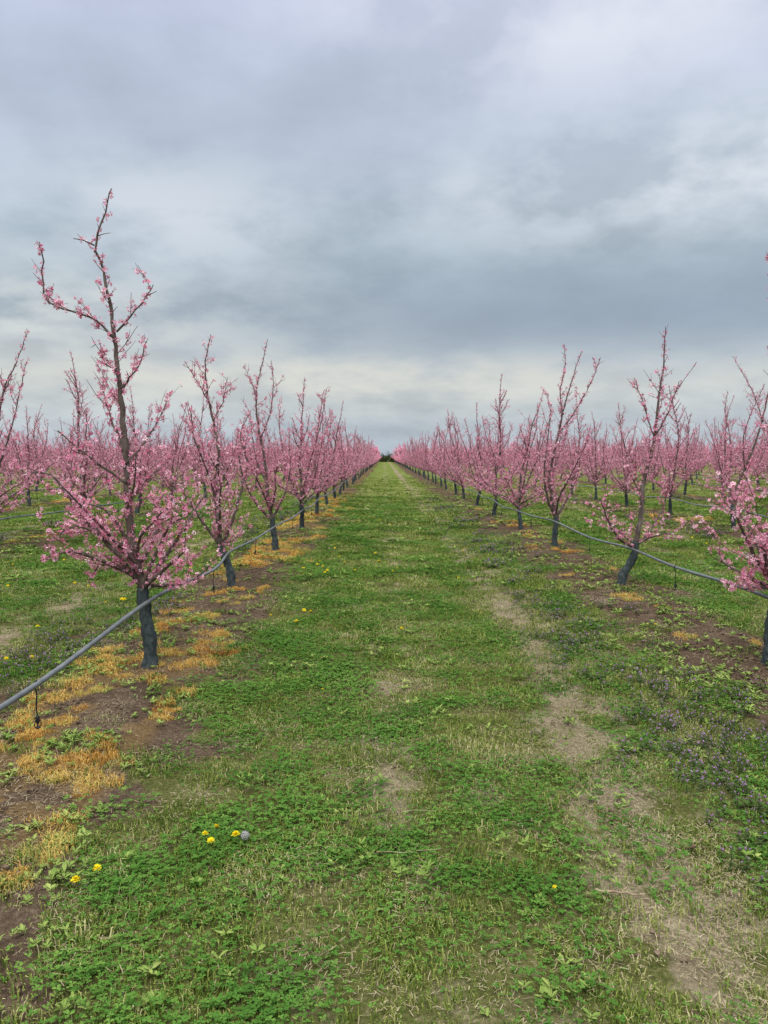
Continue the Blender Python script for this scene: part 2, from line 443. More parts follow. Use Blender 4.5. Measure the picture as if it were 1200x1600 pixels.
def lod_tree(seed):
    random.seed(seed); V=[];F=[];mi=[];ti=[]
    tr,li,fl=GEN[seed%10]
    co=np.empty(len(fl.vertices)*3,np.float32); fl.vertices.foreach_get('co',co); co=co.reshape(-1,len(FT[0]),3).mean(axis=1)
    idx=RNG.choice(len(co),min(520,len(co)),replace=False)
    for c in co[idx]:
        r=.062; b=len(V)
        A=RNG.normal(size=3);A/=np.linalg.norm(A);B=np.cross(A,RNG.normal(size=3));B/=np.linalg.norm(B)
        for sx,sy in((-1,-.6),(.7,-1),(1,.7),(-.6,1)): V.append(tuple(c+A*sx*r+B*sy*r))
        F.append((b,b+1,b+2,b+3)); mi.append(0); ti.append(random.gauss(.42,.25))
    random.seed(seed)
    f0=len(F)
    tube(V,F,[(0,0,-.1),(0,0,.55)],[.06,.05],5)
    mi+= [2]*(len(F)-f0); f0=len(F)
    tube(V,F,[(0,0,.5),(.05,0,1.5),(0,.05,3.1)],[.04,.03,.008],4)
    for k in range(8):
        a=random.uniform(0,6.28)
        tube(V,F,[(0,0,.6),(.5*math.cos(a),.5*math.sin(a),1.2),(.7*math.cos(a),.7*math.sin(a),2.3)],[.03,.02,.008],4)
    mi+=[1]*(len(F)-f0)
    ti+=[.5]*(len(F)-len(ti))
    return np.array(V),F,mi,ti
LOD=[lod_tree(s_) for s_ in range(6)]
AV=[];AF=[];AM=[];AT=[];off=0
for (q,x,y) in rest:
    V,F,mi,ti=LOD[random.randrange(6)]
    a=random.uniform(0,6.28);c,s_=math.cos(a),math.sin(a);k=random.uniform(.92,1.14)
    W=np.stack([(V[:,0]*c-V[:,1]*s_)*k+x,(V[:,0]*s_+V[:,1]*c)*k+y,V[:,2]*k],1)
    AV.append(W); AF+=[tuple(j+off for j in f) for f in F]; AM+=mi; AT+=ti; off+=len(V)
me=mkmesh('far_orchard',np.concatenate(AV),AF,[M_petal,M_bark,M_trunk],tint=AT,midx=AM)
addobj('distant_orchard',me,kind='stuff',label='mass of distant pink peach trees at the end of the rows',category='orchard')

# ------------------------------------------------------------------ ground
nx=620;ny=760
gx=.9*np.sinh(8.9*np.linspace(-1,1,nx))
u=np.linspace(-.42,1,ny); gy=3.0+1.1*np.sinh(8.5*u)
if gy[0]>-150: gy=np.concatenate([[-400.,-150.],gy])
ny=len(gy)
X,Y=np.meshgrid(gx,gy)
Z=height(X,Y)
V=np.stack([X.ravel(),Y.ravel(),Z.ravel()],1).astype(np.float32)
ii=(np.arange(ny-1)[:,None]*nx+np.arange(nx-1)[None,:]).ravel()
Q=np.stack([ii,ii+1,ii+nx+1,ii+nx],1).astype(np.int32)
me=bpy.data.meshes.new('ground')
me.vertices.add(len(V)); me.vertices.foreach_set('co',V.ravel())
me.loops.add(Q.size); me.loops.foreach_set('vertex_index',Q.ravel())
me.polygons.add(len(Q)); me.polygons.foreach_set('loop_start',np.arange(0,Q.size,4,dtype=np.int32))
me.polygons.foreach_set('use_smooth',np.ones(len(Q),bool))
me.update(calc_edges=True)
mk=masks(X.ravel(),Y.ravel())
mk['thin']=ss(12,45,np.abs(Y.ravel()))   # where no grass blades cover the sheet
for k in('soil','dry','org','thin'):
    a=me.attributes.new(k,'FLOAT','POINT'); a.data.foreach_set('value',mk[k].astype(np.float32))
m,nt,N,L=newmat('ground')
tc=N.new('ShaderNodeTexCoord')
def noise(sc,det=5,rough=.6):
    n=N.new('ShaderNodeTexNoise'); n.inputs['Scale'].default_value=sc; n.inputs['Detail'].default_value=det
    n.inputs['Roughness'].default_value=rough; L.new(tc.outputs['Object'],n.inputs['Vector']); return n.outputs[0]
def attr(n_):
    a=N.new('ShaderNodeAttribute'); a.attribute_name=n_; return a.outputs['Fac']
def mix(f,a,b_):
    x=N.new('ShaderNodeMix'); x.data_type='RGBA'; L.new(f,x.inputs['Factor']); L.new(a,x.inputs[6]); L.new(b_,x.inputs[7]); return x.outputs[2]
nf=noise(55,3,.75); nm=noise(5,4,.65); nl=noise(.9,3,.7)
def sharpen(a,n_,k=.5):
    s_=math_(N,L,'ADD',a,math_(N,L,'MULTIPLY',math_(N,L,'SUBTRACT',n_,.5),k))
    r=N.new('ShaderNodeMapRange'); r.inputs[1].default_value=.3; r.inputs[2].default_value=.7; L.new(s_,r.inputs[0]); return r.outputs[0]
mg=math_(N,L,'ADD',math_(N,L,'MULTIPLY',nf,.6),math_(N,L,'MULTIPLY',nm,.4))
mf=math_(N,L,'ADD',math_(N,L,'MULTIPLY',nf,.25),math_(N,L,'ADD',math_(N,L,'MULTIPLY',nm,.3),math_(N,L,'MULTIPLY',nl,.45)))
rg=ramp(N,[(.3,(.034,.040,.013)),(.5,(.100,.105,.032)),(.68,(.23,.20,.10))]); L.new(mg,rg.inputs[0])  # base under the blades, darkened to paint in the shade between them
rf=ramp(N,[(.36,(.065,.095,.022)),(.5,(.125,.158,.038)),(.64,(.23,.23,.085))]); L.new(mf,rf.inputs[0])
rs=ramp(N,[(.3,(.040,.026,.018)),(.5,(.098,.067,.045)),(.7,(.22,.165,.11))]); L.new(mg,rs.inputs[0])
rd=ramp(N,[(.3,(.10,.078,.047)),(.5,(.215,.175,.108)),(.7,(.37,.315,.205))]); L.new(mg,rd.inputs[0])
ro=ramp(N,[(.3,(.17,.10,.030)),(.7,(.36,.23,.075))]); L.new(nf,ro.inputs[0])
c=mix(attr('thin'),rg.outputs[0],rf.outputs[0])
c=mix(sharpen(math_(N,L,'MULTIPLY',attr('dry'),.85),nm,.7),c,rd.outputs[0])
c=mix(sharpen(attr('soil'),nm,.7),c,rs.outputs[0])
c=mix(math_(N,L,'MULTIPLY',sharpen(attr('org'),nm,.6),.3),c,ro.outputs[0])
p=N.new('ShaderNodeBsdfDiffuse'); L.new(c,p.inputs[0])
bp=N.new('ShaderNodeBump'); bp.inputs['Strength'].default_value=.9; bp.inputs['Distance'].default_value=.03
L.new(nf,bp.inputs['Height']); L.new(bp.outputs[0],p.inputs['Normal'])
o=N.new('ShaderNodeOutputMaterial'); L.new(p.outputs[0],o.inputs[0])
me.materials.append(m)
addobj('ground',me,kind='structure',label='grassy orchard aisle with bare soil strips under the tree rows')

# ------------------------------------------------------------------ ground cover templates
def disc(R):
    a=random.uniform(0,6.28);r=R*math.sqrt(random.random()); return r*math.cos(a),r*math.sin(a)
def blade(V,F,T,bx,by,az,ln,w,lean,tint):
    dx,dy=math.cos(az),math.sin(az); px,py=-dy,dx; b=len(V)
    h1=ln*.55*math.cos(lean*.6); o1=ln*.55*math.sin(lean*.6)
    h2=h1+ln*.45*math.cos(lean*1.5); o2=o1+ln*.45*math.sin(lean*1.5)
    V+=[(bx-px*w/2,by-py*w/2,-.01),(bx+px*w/2,by+py*w/2,-.01),
        (bx+dx*o1+px*w*.42,by+dy*o1+py*w*.42,h1),(bx+dx*o1-px*w*.42,by+dy*o1-py*w*.42,h1),(bx+dx*o2,by+dy*o2,h2)]
    F+=[(b,b+1,b+2,b+3),(b+3,b+2,b+4)]; T+=[tint,tint]
def t_grass(seed,n=235,R=.16):
    random.seed(seed);V=[];F=[];T=[]
    cl=[(disc(R*.9),random.uniform(.7,1.05),random.uniform(-.25,.25)) for _ in range(18)]
    for _ in range(n):
        if random.random()<.6:
            (cx,cy),k,tt=random.choice(cl); x=cx+random.gauss(0,.014);y=cy+random.gauss(0,.014)
        else: (x,y),k,tt=disc(R),.75,0
        blade(V,F,T,x,y,random.uniform(0,6.28),random.uniform(.014,.040)*k,random.uniform(.0020,.0042),random.uniform(.3,1.4),min(1,max(0,random.random()+tt)))
    return V,F,T
def leaf(V,F,T,c,az,ln,w,up,tint,fold=.15):
    dx,dy=math.cos(az),math.sin(az);px,py=-dy,dx;b=len(V);x,y,z=c
    V+=[(x,y,z),(x+dx*ln*.5+px*w,y+dy*ln*.5+py*w,z+up*.6+fold*w),(x+dx*ln*.95+px*w*.5,y+dy*ln*.95+py*w*.5,z+up+fold*w),
        (x+dx*ln,y+dy*ln,z+up),(x+dx*ln*.95-px*w*.5,y+dy*ln*.95-py*w*.5,z+up+fold*w),(x+dx*ln*.5-px*w,y+dy*ln*.5-py*w,z+up*.6+fold*w),(x+dx*ln*.5,y+dy*ln*.5,z+up*.6)]
    F+=[(b,b+6,b+1),(b+6,b+3,b+2,b+1),(b,b+5,b+6),(b+6,b+5,b+4,b+3)];T+=[tint]*4
def t_clover(seed,n=66,R=.15):
    random.seed(seed);V=[];F=[];T=[]
    for _ in range(n):
        x,y=random.gauss(0,R*.5),random.gauss(0,R*.5)
        h=random.uniform(.008,.032);az=random.uniform(0,6.28);t=random.random();s_=random.uniform(.0046,.0095)
        for k in range(3): leaf(V,F,T,(x,y,h),az+k*2.094,s_*1.5,s_*.62,random.uniform(-.3,.4)*s_,t,.5)
    return V,F,T
def t_broad(seed,n=9):
    random.seed(seed);V=[];F=[];T=[]
    for q in range(6):
        ox,oy=random.gauss(0,.06),random.gauss(0,.06)
        for k in range(n):
            az=k*2.4+random.gauss(0,.2);ln=random.uniform(.010,.030)
            leaf(V,F,T,(ox,oy,.008+k*.0015),az,ln,ln*random.uniform(.18,.28),random.uniform(.1,.7)*ln,random.random(),.5)
    return V,F,T
def t_orange(seed):
    random.seed(seed);V=[];F=[];T=[]
    for q in range(6):
        cx,cy=disc(.07); rr=random.uniform(.025,.05); hh=random.uniform(.8,1.8); tt=random.uniform(-.3,.3)
        for _ in range(75):
            a=random.uniform(0,6.28);r=rr*math.sqrt(random.random())
            blade(V,F,T,cx+r*math.cos(a),cy+r*math.sin(a),random.uniform(0,6.28),random.uniform(.014,.042)*hh*(1.25-r/rr*.8),random.uniform(.0016,.0028),random.uniform(.2,1.7),min(1,max(0,random.random()+tt)))
    return V,F,T
def t_purple(seed):
    random.seed(seed);V=[];F=[];T=[];MI=[]
    for _ in range(7):
        x,y=disc(.065);a=random.uniform(0,6.28)
        h=random.uniform(.02,.07);f0=len(F)
        blade(V,F,T,x,y,a,h,.003,.08,.4)
        lv=int(h/.012)+1
        for k in range(lv):
            z=h*(k+1)/lv
            for q in range(2):
                leaf(V,F,T,(x,y,z),k*1.57+q*3.14+a,.015*(1.25-.6*k/lv),.005,random.uniform(-.004,.003),random.random(),.2)
        MI+= [0]*(len(F)-f0)
        f1=len(F)
        for k in range(4):
            leaf(V,F,T,(x,y,h+.002*k-.004),random.uniform(0,6.28),.007,.0026,.006,random.random(),.2)
        MI+=[1]*(len(F)-f1)
    return V,F,T,MI
def t_straw(seed):
    random.seed(seed);V=[];F=[];T=[]
    for _ in range(110):
        x,y=random.gauss(0,.09),random.gauss(0,.09)
        az=random.uniform(0,6.28);ln=random.uniform(.006,.030);w=random.uniform(.0005,.0012);z=random.uniform(.003,.014);b=len(V)
        dx,dy=math.cos(az)*ln/2,math.sin(az)*ln/2;px,py=-math.sin(az)*w,math.cos(az)*w;dz=random.uniform(-.004,.006)
        V+=[(x-dx-px,y-dy-py,z-dz),(x-dx+px,y-dy+py,z-dz),(x+dx+px,y+dy+py,z+dz),(x+dx-px,y+dy-py,z+dz)]
        F+=[(b,b+1,b+2,b+3)];T+=[random.random()]
    return V,F,T
def t_clod(seed):
    import bmesh
    random.seed(seed)
    bm=bmesh.new()
    for _ in range(10):
        r=random.uniform(.003,.010)
        res=bmesh.ops.create_icosphere(bm,subdivisions=1,radius=r)
        o=Vector((random.gauss(0,.05),random.gauss(0,.05),r*.3))
        for v in res['verts']:
            v.co=Vector((v.co.x*random.uniform(.7,1.3),v.co.y*random.uniform(.7,1.3),v.co.z*random.uniform(.5,1.0)))+o
    V=[tuple(v.co) for v in bm.verts]; bm.verts.index_update(); F=[tuple(v.index for v in f.verts) for f in bm.faces]; bm.free()
    return V,F,[random.random() for _ in F]
GR=[(0,(.050,.096,.015)),(.3,(.105,.172,.027)),(.58,(.185,.235,.045)),(.80,(.31,.31,.10)),(1,(.48,.43,.24))]
M_grass=plantmat('grass_blade',GR,posw=.55,rndw=.35,tintw=.7,pscale=1.4,spec=0)
M_clover=plantmat('clover_leaf',[(0,(.034,.088,.016)),(.5,(.070,.160,.027)),(1,(.150,.250,.050))],rndw=.35,spec=0,posw=.3)
M_broad=plantmat('broadleaf',[(0,(.07,.14,.022)),(.5,(.18,.255,.06)),(1,(.35,.39,.12))],spec=0,posw=.3)
M_org=plantmat('orange_dry',[(0,(.32,.14,.035)),(.35,(.53,.29,.07)),(.65,(.62,.43,.13)),(1,(.32,.38,.10))],posw=.6,spec=0,tintw=.6)
M_pur=plantmat('purple_flower',[(0,(.17,.07,.17)),(1,(.38,.22,.40))],spec=0,posw=0)
M_nett=plantmat('nettle_leaf',[(0,(.030,.052,.018)),(.6,(.065,.098,.032)),(1,(.12,.08,.07))],spec=0,posw=0)
M_straw=plantmat('straw',[(0,(.17,.13,.075)),(.5,(.32,.255,.16)),(1,(.48,.41,.28))],spec=0,posw=0)
M_clod=plantmat('clod',[(0,(.05,.034,.023)),(.6,(.135,.092,.062)),(1,(.28,.22,.155))],spec=0,posw=0)

def mkcoll(name,tmpl,mats):
    c=bpy.data.collections.new(name)
    for i,t in enumerate(tmpl):
        me=mkmesh(name,t[0],t[1],mats,tint=t[2],midx=t[3] if len(t)>3 else None)
        c.objects.link(bpy.data.objects.new(name+'_source',me))
    return c
BANDS=[(1.3,5,1,1,1),(5,9,.7,1.2,1.05),(9,16,.32,1.75,1.2),(16,30,.12,2.8,1.4),(30,60,.035,4.6,1.7)]
def scatter(name,coll,d0,pf,label,cat,sc=(.75,1.25),maxband=5,tilt=.07,sink=0.0):
    P=[];S=[];R=[]
    for bi,(y0,y1,f,s1,s2) in enumerate(BANDS[:maxband]):
        hw=.55*y1+.9
        n=int(d0*f*(y1-y0)*2*hw)
        x=RNG.uniform(-hw,hw,n);y=RNG.uniform(y0,y1,n)
        ok=np.abs(x)<.53*y+.7
        x=x[ok];y=y[ok]
        mk_=masks(x,y); pr=pf(x,y,mk_)
        if bi==4: pr=pr*ss(62,38,y)
        keep=RNG.random(len(x))<pr
        x=x[keep];y=y[keep]
        P.append(np.stack([x,y,height(x,y)-sink],1))
        k=RNG.uniform(sc[0],sc[1],len(x))
        S.append(np.stack([k*s1,k*s1,k*s2],1))
        R.append(np.stack([RNG.normal(0,tilt,len(x)),RNG.normal(0,tilt,len(x)),RNG.uniform(0,6.28,len(x))],1))
    P=np.concatenate(P).astype(np.float32);S=np.concatenate(S).astype(np.float32);R=np.concatenate(R).astype(np.float32)
    perm=RNG.permutation(len(P));P=P[perm];S=S[perm];R=R[perm]
    me=bpy.data.meshes.new(name); me.vertices.add(len(P)); me.vertices.foreach_set('co',P.ravel())
    for nm,A in(('sc',S),('ro',R)):
        a=me.attributes.new(nm,'FLOAT_VECTOR','POINT'); a.data.foreach_set('vector',A.ravel())
    me.update()
    ng=bpy.data.node_groups.new(name,'GeometryNodeTree')
    ng.interface.new_socket('Geometry',in_out='INPUT',socket_type='NodeSocketGeometry')
    ng.interface.new_socket('Geometry',in_out='OUTPUT',socket_type='NodeSocketGeometry')
    gi=ng.nodes.new('NodeGroupInput');go=ng.nodes.new('NodeGroupOutput')
    ip=ng.nodes.new('GeometryNodeInstanceOnPoints');ci=ng.nodes.new('GeometryNodeCollectionInfo')
    ci.inputs['Collection'].default_value=coll; ci.inputs['Separate Children'].default_value=True; ci.inputs['Reset Children'].default_value=True
    def na(nm):
        n=ng.nodes.new('GeometryNodeInputNamedAttribute'); n.data_type='FLOAT_VECTOR'; n.inputs['Name'].default_value=nm
        return n.outputs['Attribute']
    er=ng.nodes.new('FunctionNodeEulerToRotation')
    K=ng.links.new
    K(gi.outputs[0],ip.inputs['Points']);K(ci.outputs[0],ip.inputs['Instance']);ip.inputs['Pick Instance'].default_value=True
    K(na('ro'),er.inputs[0]);K(er.outputs[0],ip.inputs['Rotation']);K(na('sc'),ip.inputs['Scale']);K(ip.outputs[0],go.inputs[0])
    o=addobj(name,me,kind='stuff',label=label,category=cat)
    md=o.modifiers.new('scatter','NODES'); md.node_group=ng
scatter('grass',mkcoll('grass_tuft',[t_grass(i) for i in range(8)],[M_grass]),56,
    lambda x,y,m:np.clip((1-.95*m['soil'])*(1-.72*m['dry'])*(.85+.4*ss(.3,.55,m['n2'])),0,1),'short green and straw-tinged mown grass','grass')
scatter('clover',mkcoll('clover_patch',[t_clover(i) for i in range(6)],[M_clover]),58,
    lambda x,y,m:np.clip((.06+.94*m['lush'])*(1-.97*m['soil'])*(1-.85*m['dry']),0,1),'low dark green clover patches in the grass','clover',maxband=4)
scatter('broadleaf_weeds',mkcoll('weed_rosette',[t_broad(i) for i in range(6)],[M_broad]),48,
    lambda x,y,m:np.clip(.10+.8*m['soil']*ss(.38,.55,m['n2'])+.05*m['lush'],0,1),'small yellow-green broadleaf weed rosettes on soil','weeds',maxband=4,sc=(.6,1.3))
scatter('orange_ground_cover',mkcoll('orange_tuft',[t_orange(i) for i in range(6)],[M_org]),90,
    lambda x,y,m:np.clip(m['org']*1.4-.3,0,1)*(.25+.75*(m['n2']>.42)),'low dried orange and yellow ground cover under the trees','ground cover',sc=(.7,1.4),maxband=4)
scatter('purple_deadnettle',mkcoll('nettle',[t_purple(i) for i in range(5)],[M_nett,M_pur]),85,
    lambda x,y,m:np.clip(m['pur']*.9*(1-.7*m['soil'])*(1-.4*m['dry']),0,1),'dark green deadnettle with small purple flower tops','weeds',maxband=4)
scatter('straw_litter',mkcoll('straw_bits',[t_straw(i) for i in range(5)],[M_straw]),55,
    lambda x,y,m:np.clip(.20+.7*m['dry']+.05*m['soil'],0,1),'dry straw litter scattered over worn ground','straw',maxband=2)
scatter('soil_clods',mkcoll('clods',[t_clod(i) for i in range(5)],[M_clod]),75,
    lambda x,y,m:np.clip(.75*m['soil']+.15*m['dry'],0,1),'small brown soil clods and pebbles','soil',maxband=3,sc=(.6,1.5))

# ------------------------------------------------------------------ irrigation pipes
V=[];F=[]
tube(V,F,[(0,.0,.020),(.019,0,.010),(.020,0,-.01),(.008,0,-.024),(.004,0,-.05),(.010,.003,-.11),(.004,0,-.165)],[.0035]*7,6)
tube(V,F,[(.004,0,-.155),(.004,0,-.165),(.004,0,-.19),(.004,0,-.196)],[.007,.010,.010,.005],8)
tube(V,F,[(.004,0,-.196),(.004,0,-.212)],[.003,.003],6)
tube(V,F,[(.004,0,-.212),(.004,0,-.216),(.004,0,-.222)],[.013,.014,.006],8)
tube(V,F,[(-.008,0,-.18),(-.014,0,-.20),(-.008,0,-.214)],[.002,.002,.002],5)
tube(V,F,[(.016,0,-.18),(.022,0,-.20),(.016,0,-.214)],[.002,.002,.002],5)
SPR=mkmesh('sprinkler',V,F,[M_black],smooth=True)
def pipe(k):
    rx=ROW0+k*RS; side=.075 if rx<0 else -.075
    cust={}
    if k==0: cust={0:(-1.725+.075,.55),1:(-1.93+.10,.43),2:(-1.80+.075,.46),3:(-1.70,.44)}
    if k==1: cust={0:(2.80,.54),1:(2.92,.47),2:(2.81,.49)}
    random.seed(900+k)
    way=[]
    for i in range(-2,50):
        x,z=cust.get(i,(rx+side+random.uniform(-.02,.02),random.uniform(.44,.53)))
        y=5.5+TS*i-.02
        way.append((x,y,z))
        if i<12:
            way.append((x+random.uniform(-.03,.03),y+TS*.5,z-random.uniform(.03,.08)))
    way=[Vector((p[0],p[1],p[2]+float(height(p[0],p[1]))*.5)) for p in way]
    pts=resample(way,.3)
    V=[];F=[]; tube(V,F,pts,[.0140]*len(pts),8)
    me=mkmesh('irrigation_pipe',V,F,[M_pipe],smooth=True)
    o=addobj('irrigation_pipe',me,label='grey plastic irrigation pipe sagging between the tree trunks',category='pipe',group='irrigation pipes along the tree rows')
    for i in range(-1,9):
        y=5.5+TS*i+1.78
        q=min(pts,key=lambda p:abs(p.y-y))
        s_=addobj('sprinkler',SPR,parent=o,loc=tuple(q))
        s_.rotation_euler=(0,0,random.uniform(0,6.28))
for k in range(-3,5): pipe(k)

# ------------------------------------------------------------------ dandelions
M_yel=plantmat('dandelion_yellow',[(0,(.80,.58,.01)),(1,(.92,.80,.04))],spec=0,posw=0)
M_stem=plantmat('stem_green',[(0,(.08,.14,.03)),(1,(.18,.22,.06))],spec=0,posw=0)
M_puff=plantmat('seed_white',[(0,(.40,.40,.37)),(1,(.52,.52,.49))],transl=.4,spec=0,posw=0)
V=[];F=[];T=[];random.seed(3)
for ring,(n,r,z) in enumerate(((16,.019,.000),(15,.016,.004),(12,.011,.007),(8,.006,.009))):
    for k in range(n):
        leaf(V,F,T,(0,0,z*.6),k*6.283/n+ring*.2+random.gauss(0,.05),r*random.uniform(.9,1.1),.0022,z+random.uniform(-.001,.002),random.random(),.3)
HEAD=mkmesh('flower_head',V,F,[M_yel],tint=T)
V=[];F=[]; tube(V,F,[(0,0,-.06),(.003,.002,-.03),(0,0,0)],[.0018,.0018,.0028],6)
STEM=mkmesh('stem',V,F,[M_stem],tint=[.5]*len(F))
V=[];F=[];T=[];random.seed(4)
for k in range(130):
    d=Vector((random.gauss(0,1),random.gauss(0,1),random.gauss(.25,1))).normalized(); a=d.orthogonal().normalized()
    r=.018; b=len(V); c=d.cross(a)
    V+=[tuple(d*.003),tuple(d*r+a*.0015),tuple(d*r-a*.0015)];F.append((b,b+1,b+2));T.append(.5);b=len(V)
    V+=[tuple(d*r+a*.0028),tuple(d*r*1.03+c*.0028),tuple(d*r-a*.0028),tuple(d*r*.98-c*.0028)];F.append((b,b+1,b+2,b+3));T.append(.7)
PUFF=mkmesh('seed_head',V,F,[M_puff],tint=T)
dl=[(-.70,3.00),(-.735,3.05),(-.605,3.03),(-.71,3.14),(-1.07,2.76),(-1.11,2.66),(.61,2.64),(-.8,7.6),(-.74,7.65),(-.83,7.2),(-.42,5.15),(-.85,10.6),(-.83,12.9),(-.7,11.8),(-1.1,10.4),(-.75,10.1),(-.95,11.3),(-2.9,5.8),(-2.75,5.9),(-2.95,8.05),(-2.8,8.2),(-3.2,7.0),(-3.1,9.5),(1.3,12.6),(.95,9.7),(-3.5,9.0),(1.9,3.3),(2.4,6.7)]
small={6,10,26,27}
random.seed(5)
for _ in range(45): 
    dl.append((random.choice((random.uniform(-5.5,-2.6),random.uniform(-1.1,.2),random.uniform(3.6,6.5))),random.uniform(6.5,19)))
for i,(x,y) in enumerate(dl):
    if abs(x)>.53*y: continue
    h=random.uniform(.03,.05)+(.015 if y>6 else 0)
    e=bpy.data.objects.new('dandelion',None);COL.objects.link(e);e.empty_display_size=.02
    e.location=(x,y,float(height(x,y))+h); e.rotation_euler=(random.uniform(-.4,.25),random.uniform(-.3,.3),random.uniform(0,6)); k=random.uniform(.78,1.02)*(.5 if i in small else 1)*(1.25 if y>6 else 1);e.scale=(k,k,k)
    e['label']='bright yellow dandelion flower open in short grass';e['category']='flower';e['group']='dandelions in the grass'
    for nm,me in(('flower_head',HEAD),('stem',STEM)):
        o=bpy.data.objects.new(nm,me);COL.objects.link(o);o.parent=e
for (x,y) in((-.565,3.02),):
    e=bpy.data.objects.new('dandelion_clock',None);COL.objects.link(e);e.empty_display_size=.02
    e.location=(x,y,float(height(x,y))+.045)
    e['label']='round white dandelion seed head standing in the grass';e['category']='flower'
    for nm,me in(('seed_head',PUFF),('stem',STEM)):
        o=bpy.data.objects.new(nm,me);COL.objects.link(o);o.parent=e

# twigs
M_dtwig=barkmat('dead_twig',[(.3,(.26,.18,.115)),(.7,(.44,.34,.235))],scale=20,bump=0)
def twig(x,y,az,ln,r,seed,label):
    random.seed(seed);pts=[];n=9
    for i in range(n):
        t=i/(n-1)-.5
        px=x+math.cos(az)*ln*t+random.gauss(0,.004);py=y+math.sin(az)*ln*t+random.gauss(0,.004)
        pts.append(Vector((px,py,float(height(px,py))+.026+random.gauss(0,.002))))
    V=[];F=[];tube(V,F,pts,[r*(1-.5*i/n) for i in range(n)],6,bumpy=.12)
    m_=pts[4]; d=Vector((math.cos(az+.6),math.sin(az+.6),.25)).normalized()
    tube(V,F,[m_,m_+d*ln*.12,m_+d*ln*.24],[r*.6,r*.45,r*.3],5)
    addobj('dead_twig',mkmesh('dead_twig',V,F,[M_dtwig],smooth=True),label=label,category='twig',group='dead twigs lying in the grass')
twig(.85,2.66,-.05,.18,.005,1,'pale broken twig lying on short grass')
twig(.10,2.93,.08,.28,.0016,2,'thin brown dry stalk lying on grass')
twig(.18,3.30,.15,.24,.0015,3,'thin brown dry stalk lying on grass')

# ------------------------------------------------------------------ shrubs at end of the aisle
M_sh=plantmat('shrub_leaf',[(0,(.010,.016,.008)),(.6,(.030,.042,.018)),(1,(.06,.07,.03))],spec=0,posw=0)
def shrub(x,y,w,h,seed,n=900):
    random.seed(seed);V=[];F=[];T=[]
    for _ in range(n):
        a=random.uniform(0,6.28);el=math.asin(random.random());r=random.uniform(.6,1)*(1+.25*math.sin(a*3+el*4+seed))
        c=Vector((math.cos(a)*math.cos(el)*w/2*r,math.sin(a)*math.cos(el)*w/3*r,math.sin(el)*h*r*.9))
        A=Vector((random.gauss(0,1),random.gauss(0,1),random.gauss(0,1))).normalized();B=A.orthogonal().normalized();k=.13;b=len(V)
        for sx,sy in((-1,0),(0,-.6),(1,0),(0,.6)): V.append(tuple(c+A*sx*k+B*sy*k))
        F.append((b,b+1,b+2,b+3));T.append(random.random())
    tv=[];tf=[];
    for q in range(5): tube(tv,tf,[(0,0,-.2),(random.uniform(-w/4,w/4),0,h*.4),(random.uniform(-w/3,w/3),0,h*.8)],[.08,.05,.02],5)
    e=bpy.data.objects.new('shrub',None);COL.objects.link(e);e.location=(x,y,0)
    e['label']='dark green rounded shrub closing the grass aisle';e['category']='shrub';e['group']='shrubs beyond the orchard'
    addobj('stems',mkmesh('stems',tv,tf,[M_bark]),parent=e);addobj('foliage',mkmesh('foliage',V,F,[M_sh],tint=T),parent=e)
shrub(-.8,194,3.2,2.3,1);shrub(1.3,196,3.4,2.6,2);shrub(3.3,197,3,1.9,3);shrub(-3.2,198,3,2.1,4)

# ------------------------------------------------------------------ world
w=bpy.data.worlds.new("World");scene.world=w;w.use_nodes=True
nt=w.node_tree;nt.nodes.clear();N=nt.nodes;L=nt.links
SE=math.radians(52);SR=math.radians(200)
sky=N.new('ShaderNodeTexSky');sky.sky_type='NISHITA';sky.sun_disc=False;sky.sun_elevation=SE;sky.sun_rotation=SR;sky.dust_density=3
tc=N.new('ShaderNodeTexCoord');d=tc.outputs['Generated']
sp=N.new('ShaderNodeSeparateXYZ');L.new(d,sp.inputs[0]);X_,Y_,Z_=sp.outputs
zp=math_(N,L,'ADD',math_(N,L,'MAXIMUM',Z_,0),.30)
cb=N.new('ShaderNodeCombineXYZ');L.new(math_(N,L,'DIVIDE',X_,zp),cb.inputs[0]);L.new(math_(N,L,'DIVIDE',Y_,zp),cb.inputs[1])
def wn(scale,det,off,rough=.5):
    mp=N.new('ShaderNodeVectorMath');mp.operation='ADD';mp.inputs[1].default_value=off;L.new(cb.outputs[0],mp.inputs[0])
    n=N.new('ShaderNodeTexNoise');n.inputs['Scale'].default_value=scale;n.inputs['Detail'].default_value=det;n.inputs['Roughness'].default_value=rough
    L.new(mp.outputs[0],n.inputs['Vector']);return n.outputs[0]
n1=wn(1.4,2,(3.1,1.7,0),.5);n2=wn(3.4,5,(7.3,2.2,0),.56)
zw=math_(N,L,'ADD',Z_,math_(N,L,'MULTIPLY',math_(N,L,'SUBTRACT',n1,.5),.08))
zw=math_(N,L,'ADD',zw,math_(N,L,'MULTIPLY',math_(N,L,'SUBTRACT',n2,.5),.05))
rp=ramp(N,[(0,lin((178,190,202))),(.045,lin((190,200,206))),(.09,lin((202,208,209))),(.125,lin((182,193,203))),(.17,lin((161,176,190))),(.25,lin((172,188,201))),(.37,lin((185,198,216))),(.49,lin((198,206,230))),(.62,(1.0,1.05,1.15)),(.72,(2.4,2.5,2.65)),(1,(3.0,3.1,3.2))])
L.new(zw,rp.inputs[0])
mr=N.new('ShaderNodeMapRange');L.new(math_(N,L,'ADD',math_(N,L,'MULTIPLY',n2,.7),math_(N,L,'MULTIPLY',n1,.3)),mr.inputs[0])
mr.inputs[1].default_value=.33;mr.inputs[2].default_value=.67;mr.inputs[3].default_value=.86;mr.inputs[4].default_value=1.17
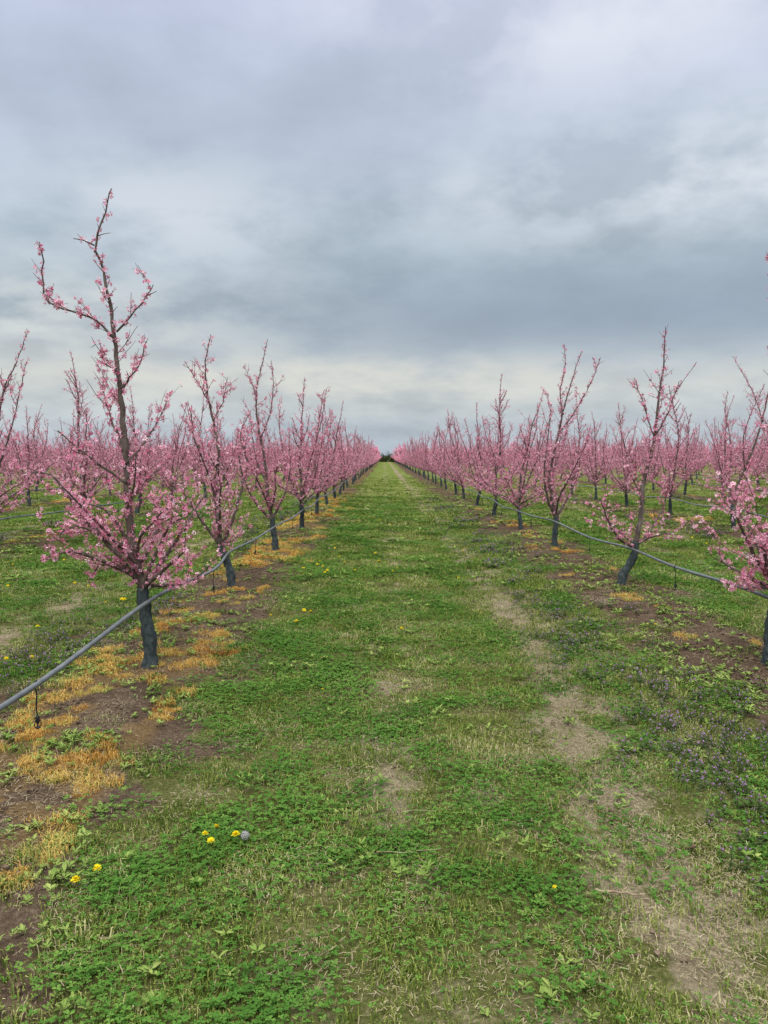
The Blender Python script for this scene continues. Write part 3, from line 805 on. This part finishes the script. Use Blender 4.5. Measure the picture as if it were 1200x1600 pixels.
vm=N.new('ShaderNodeVectorMath');vm.operation='SCALE';L.new(rp.outputs[0],vm.inputs[0]);L.new(mr.outputs[0],vm.inputs['Scale'])
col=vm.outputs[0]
def spot(col,c,s,colr,amt,usen=True):
    a=N.new('ShaderNodeVectorMath');a.operation='SUBTRACT';L.new(d,a.inputs[0]);a.inputs[1].default_value=c
    b=N.new('ShaderNodeVectorMath');b.operation='MULTIPLY';L.new(a.outputs[0],b.inputs[0]);b.inputs[1].default_value=s
    e=N.new('ShaderNodeVectorMath');e.operation='DOT_PRODUCT';L.new(b.outputs[0],e.inputs[0]);L.new(b.outputs[0],e.inputs[1])
    g=math_(N,L,'EXPONENT',math_(N,L,'MULTIPLY',e.outputs['Value'],-1))
    if usen:
        r=N.new('ShaderNodeMapRange');L.new(n2,r.inputs[0]);r.inputs[1].default_value=.40;r.inputs[2].default_value=.60;r.inputs[3].default_value=.2
        g=math_(N,L,'MULTIPLY',g,r.outputs[0])
    g=math_(N,L,'MULTIPLY',g,amt)
    x=N.new('ShaderNodeMix');x.data_type='RGBA';L.new(g,x.inputs['Factor']);L.new(col,x.inputs[6]);x.inputs[7].default_value=colr;return x.outputs[2]
col=spot(col,(.36,.87,.315),(3.2,1,18),lin((231,237,244)),1)
col=spot(col,(-.42,.88,.165),(3.5,1,19),lin((220,225,223)),1)
col=spot(col,(-.05,1.0,.098),(2.4,1,30),lin((224,224,214)),1)
col=spot(col,(-.25,.92,.29),(6,1,14),lin((216,224,233)),.95)
col=spot(col,(.2,.84,.47),(4,1,14),lin((229,234,245)),1)
col=spot(col,(.25,.95,.175),(2.6,1,24),lin((152,166,182)),.7,False)
col=spot(col,(-.15,.9,.38),(3.2,1,16),lin((175,187,205)),.4,False)
sk=N.new('ShaderNodeVectorMath');sk.operation='SCALE';L.new(sky.outputs[0],sk.inputs[0]);sk.inputs['Scale'].default_value=.08
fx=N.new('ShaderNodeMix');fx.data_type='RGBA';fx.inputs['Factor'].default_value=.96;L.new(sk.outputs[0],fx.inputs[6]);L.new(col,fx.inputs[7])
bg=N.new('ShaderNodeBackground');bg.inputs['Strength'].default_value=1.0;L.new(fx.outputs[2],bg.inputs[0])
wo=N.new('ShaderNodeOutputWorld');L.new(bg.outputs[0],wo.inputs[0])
w.cycles.sampling_method='MANUAL';w.cycles.sample_map_resolution=256

sun=bpy.data.lights.new('sun','SUN');sun.energy=1.5;sun.angle=math.radians(18);sun.color=(1,.96,.9)
so=bpy.data.objects.new('sun',sun);COL.objects.link(so)
dv=Vector((math.sin(SR)*math.cos(SE),math.cos(SR)*math.cos(SE),math.sin(SE)))
so.rotation_euler=(dv).to_track_quat('Z','Y').to_euler()
# ------------------------------------------------------------------ camera
cam=bpy.data.cameras.new('camera');cam.sensor_fit='VERTICAL';cam.sensor_height=36;cam.lens=27;cam.clip_end=8000;cam.clip_start=.05
co=bpy.data.objects.new('camera',cam);COL.objects.link(co);co.location=(0,0,1.6);co.rotation_euler=(math.radians(90-4.19),0,0)
scene.camera=co
scene.view_settings.view_transform='Standard';scene.view_settings.look='None';scene.view_settings.exposure=0
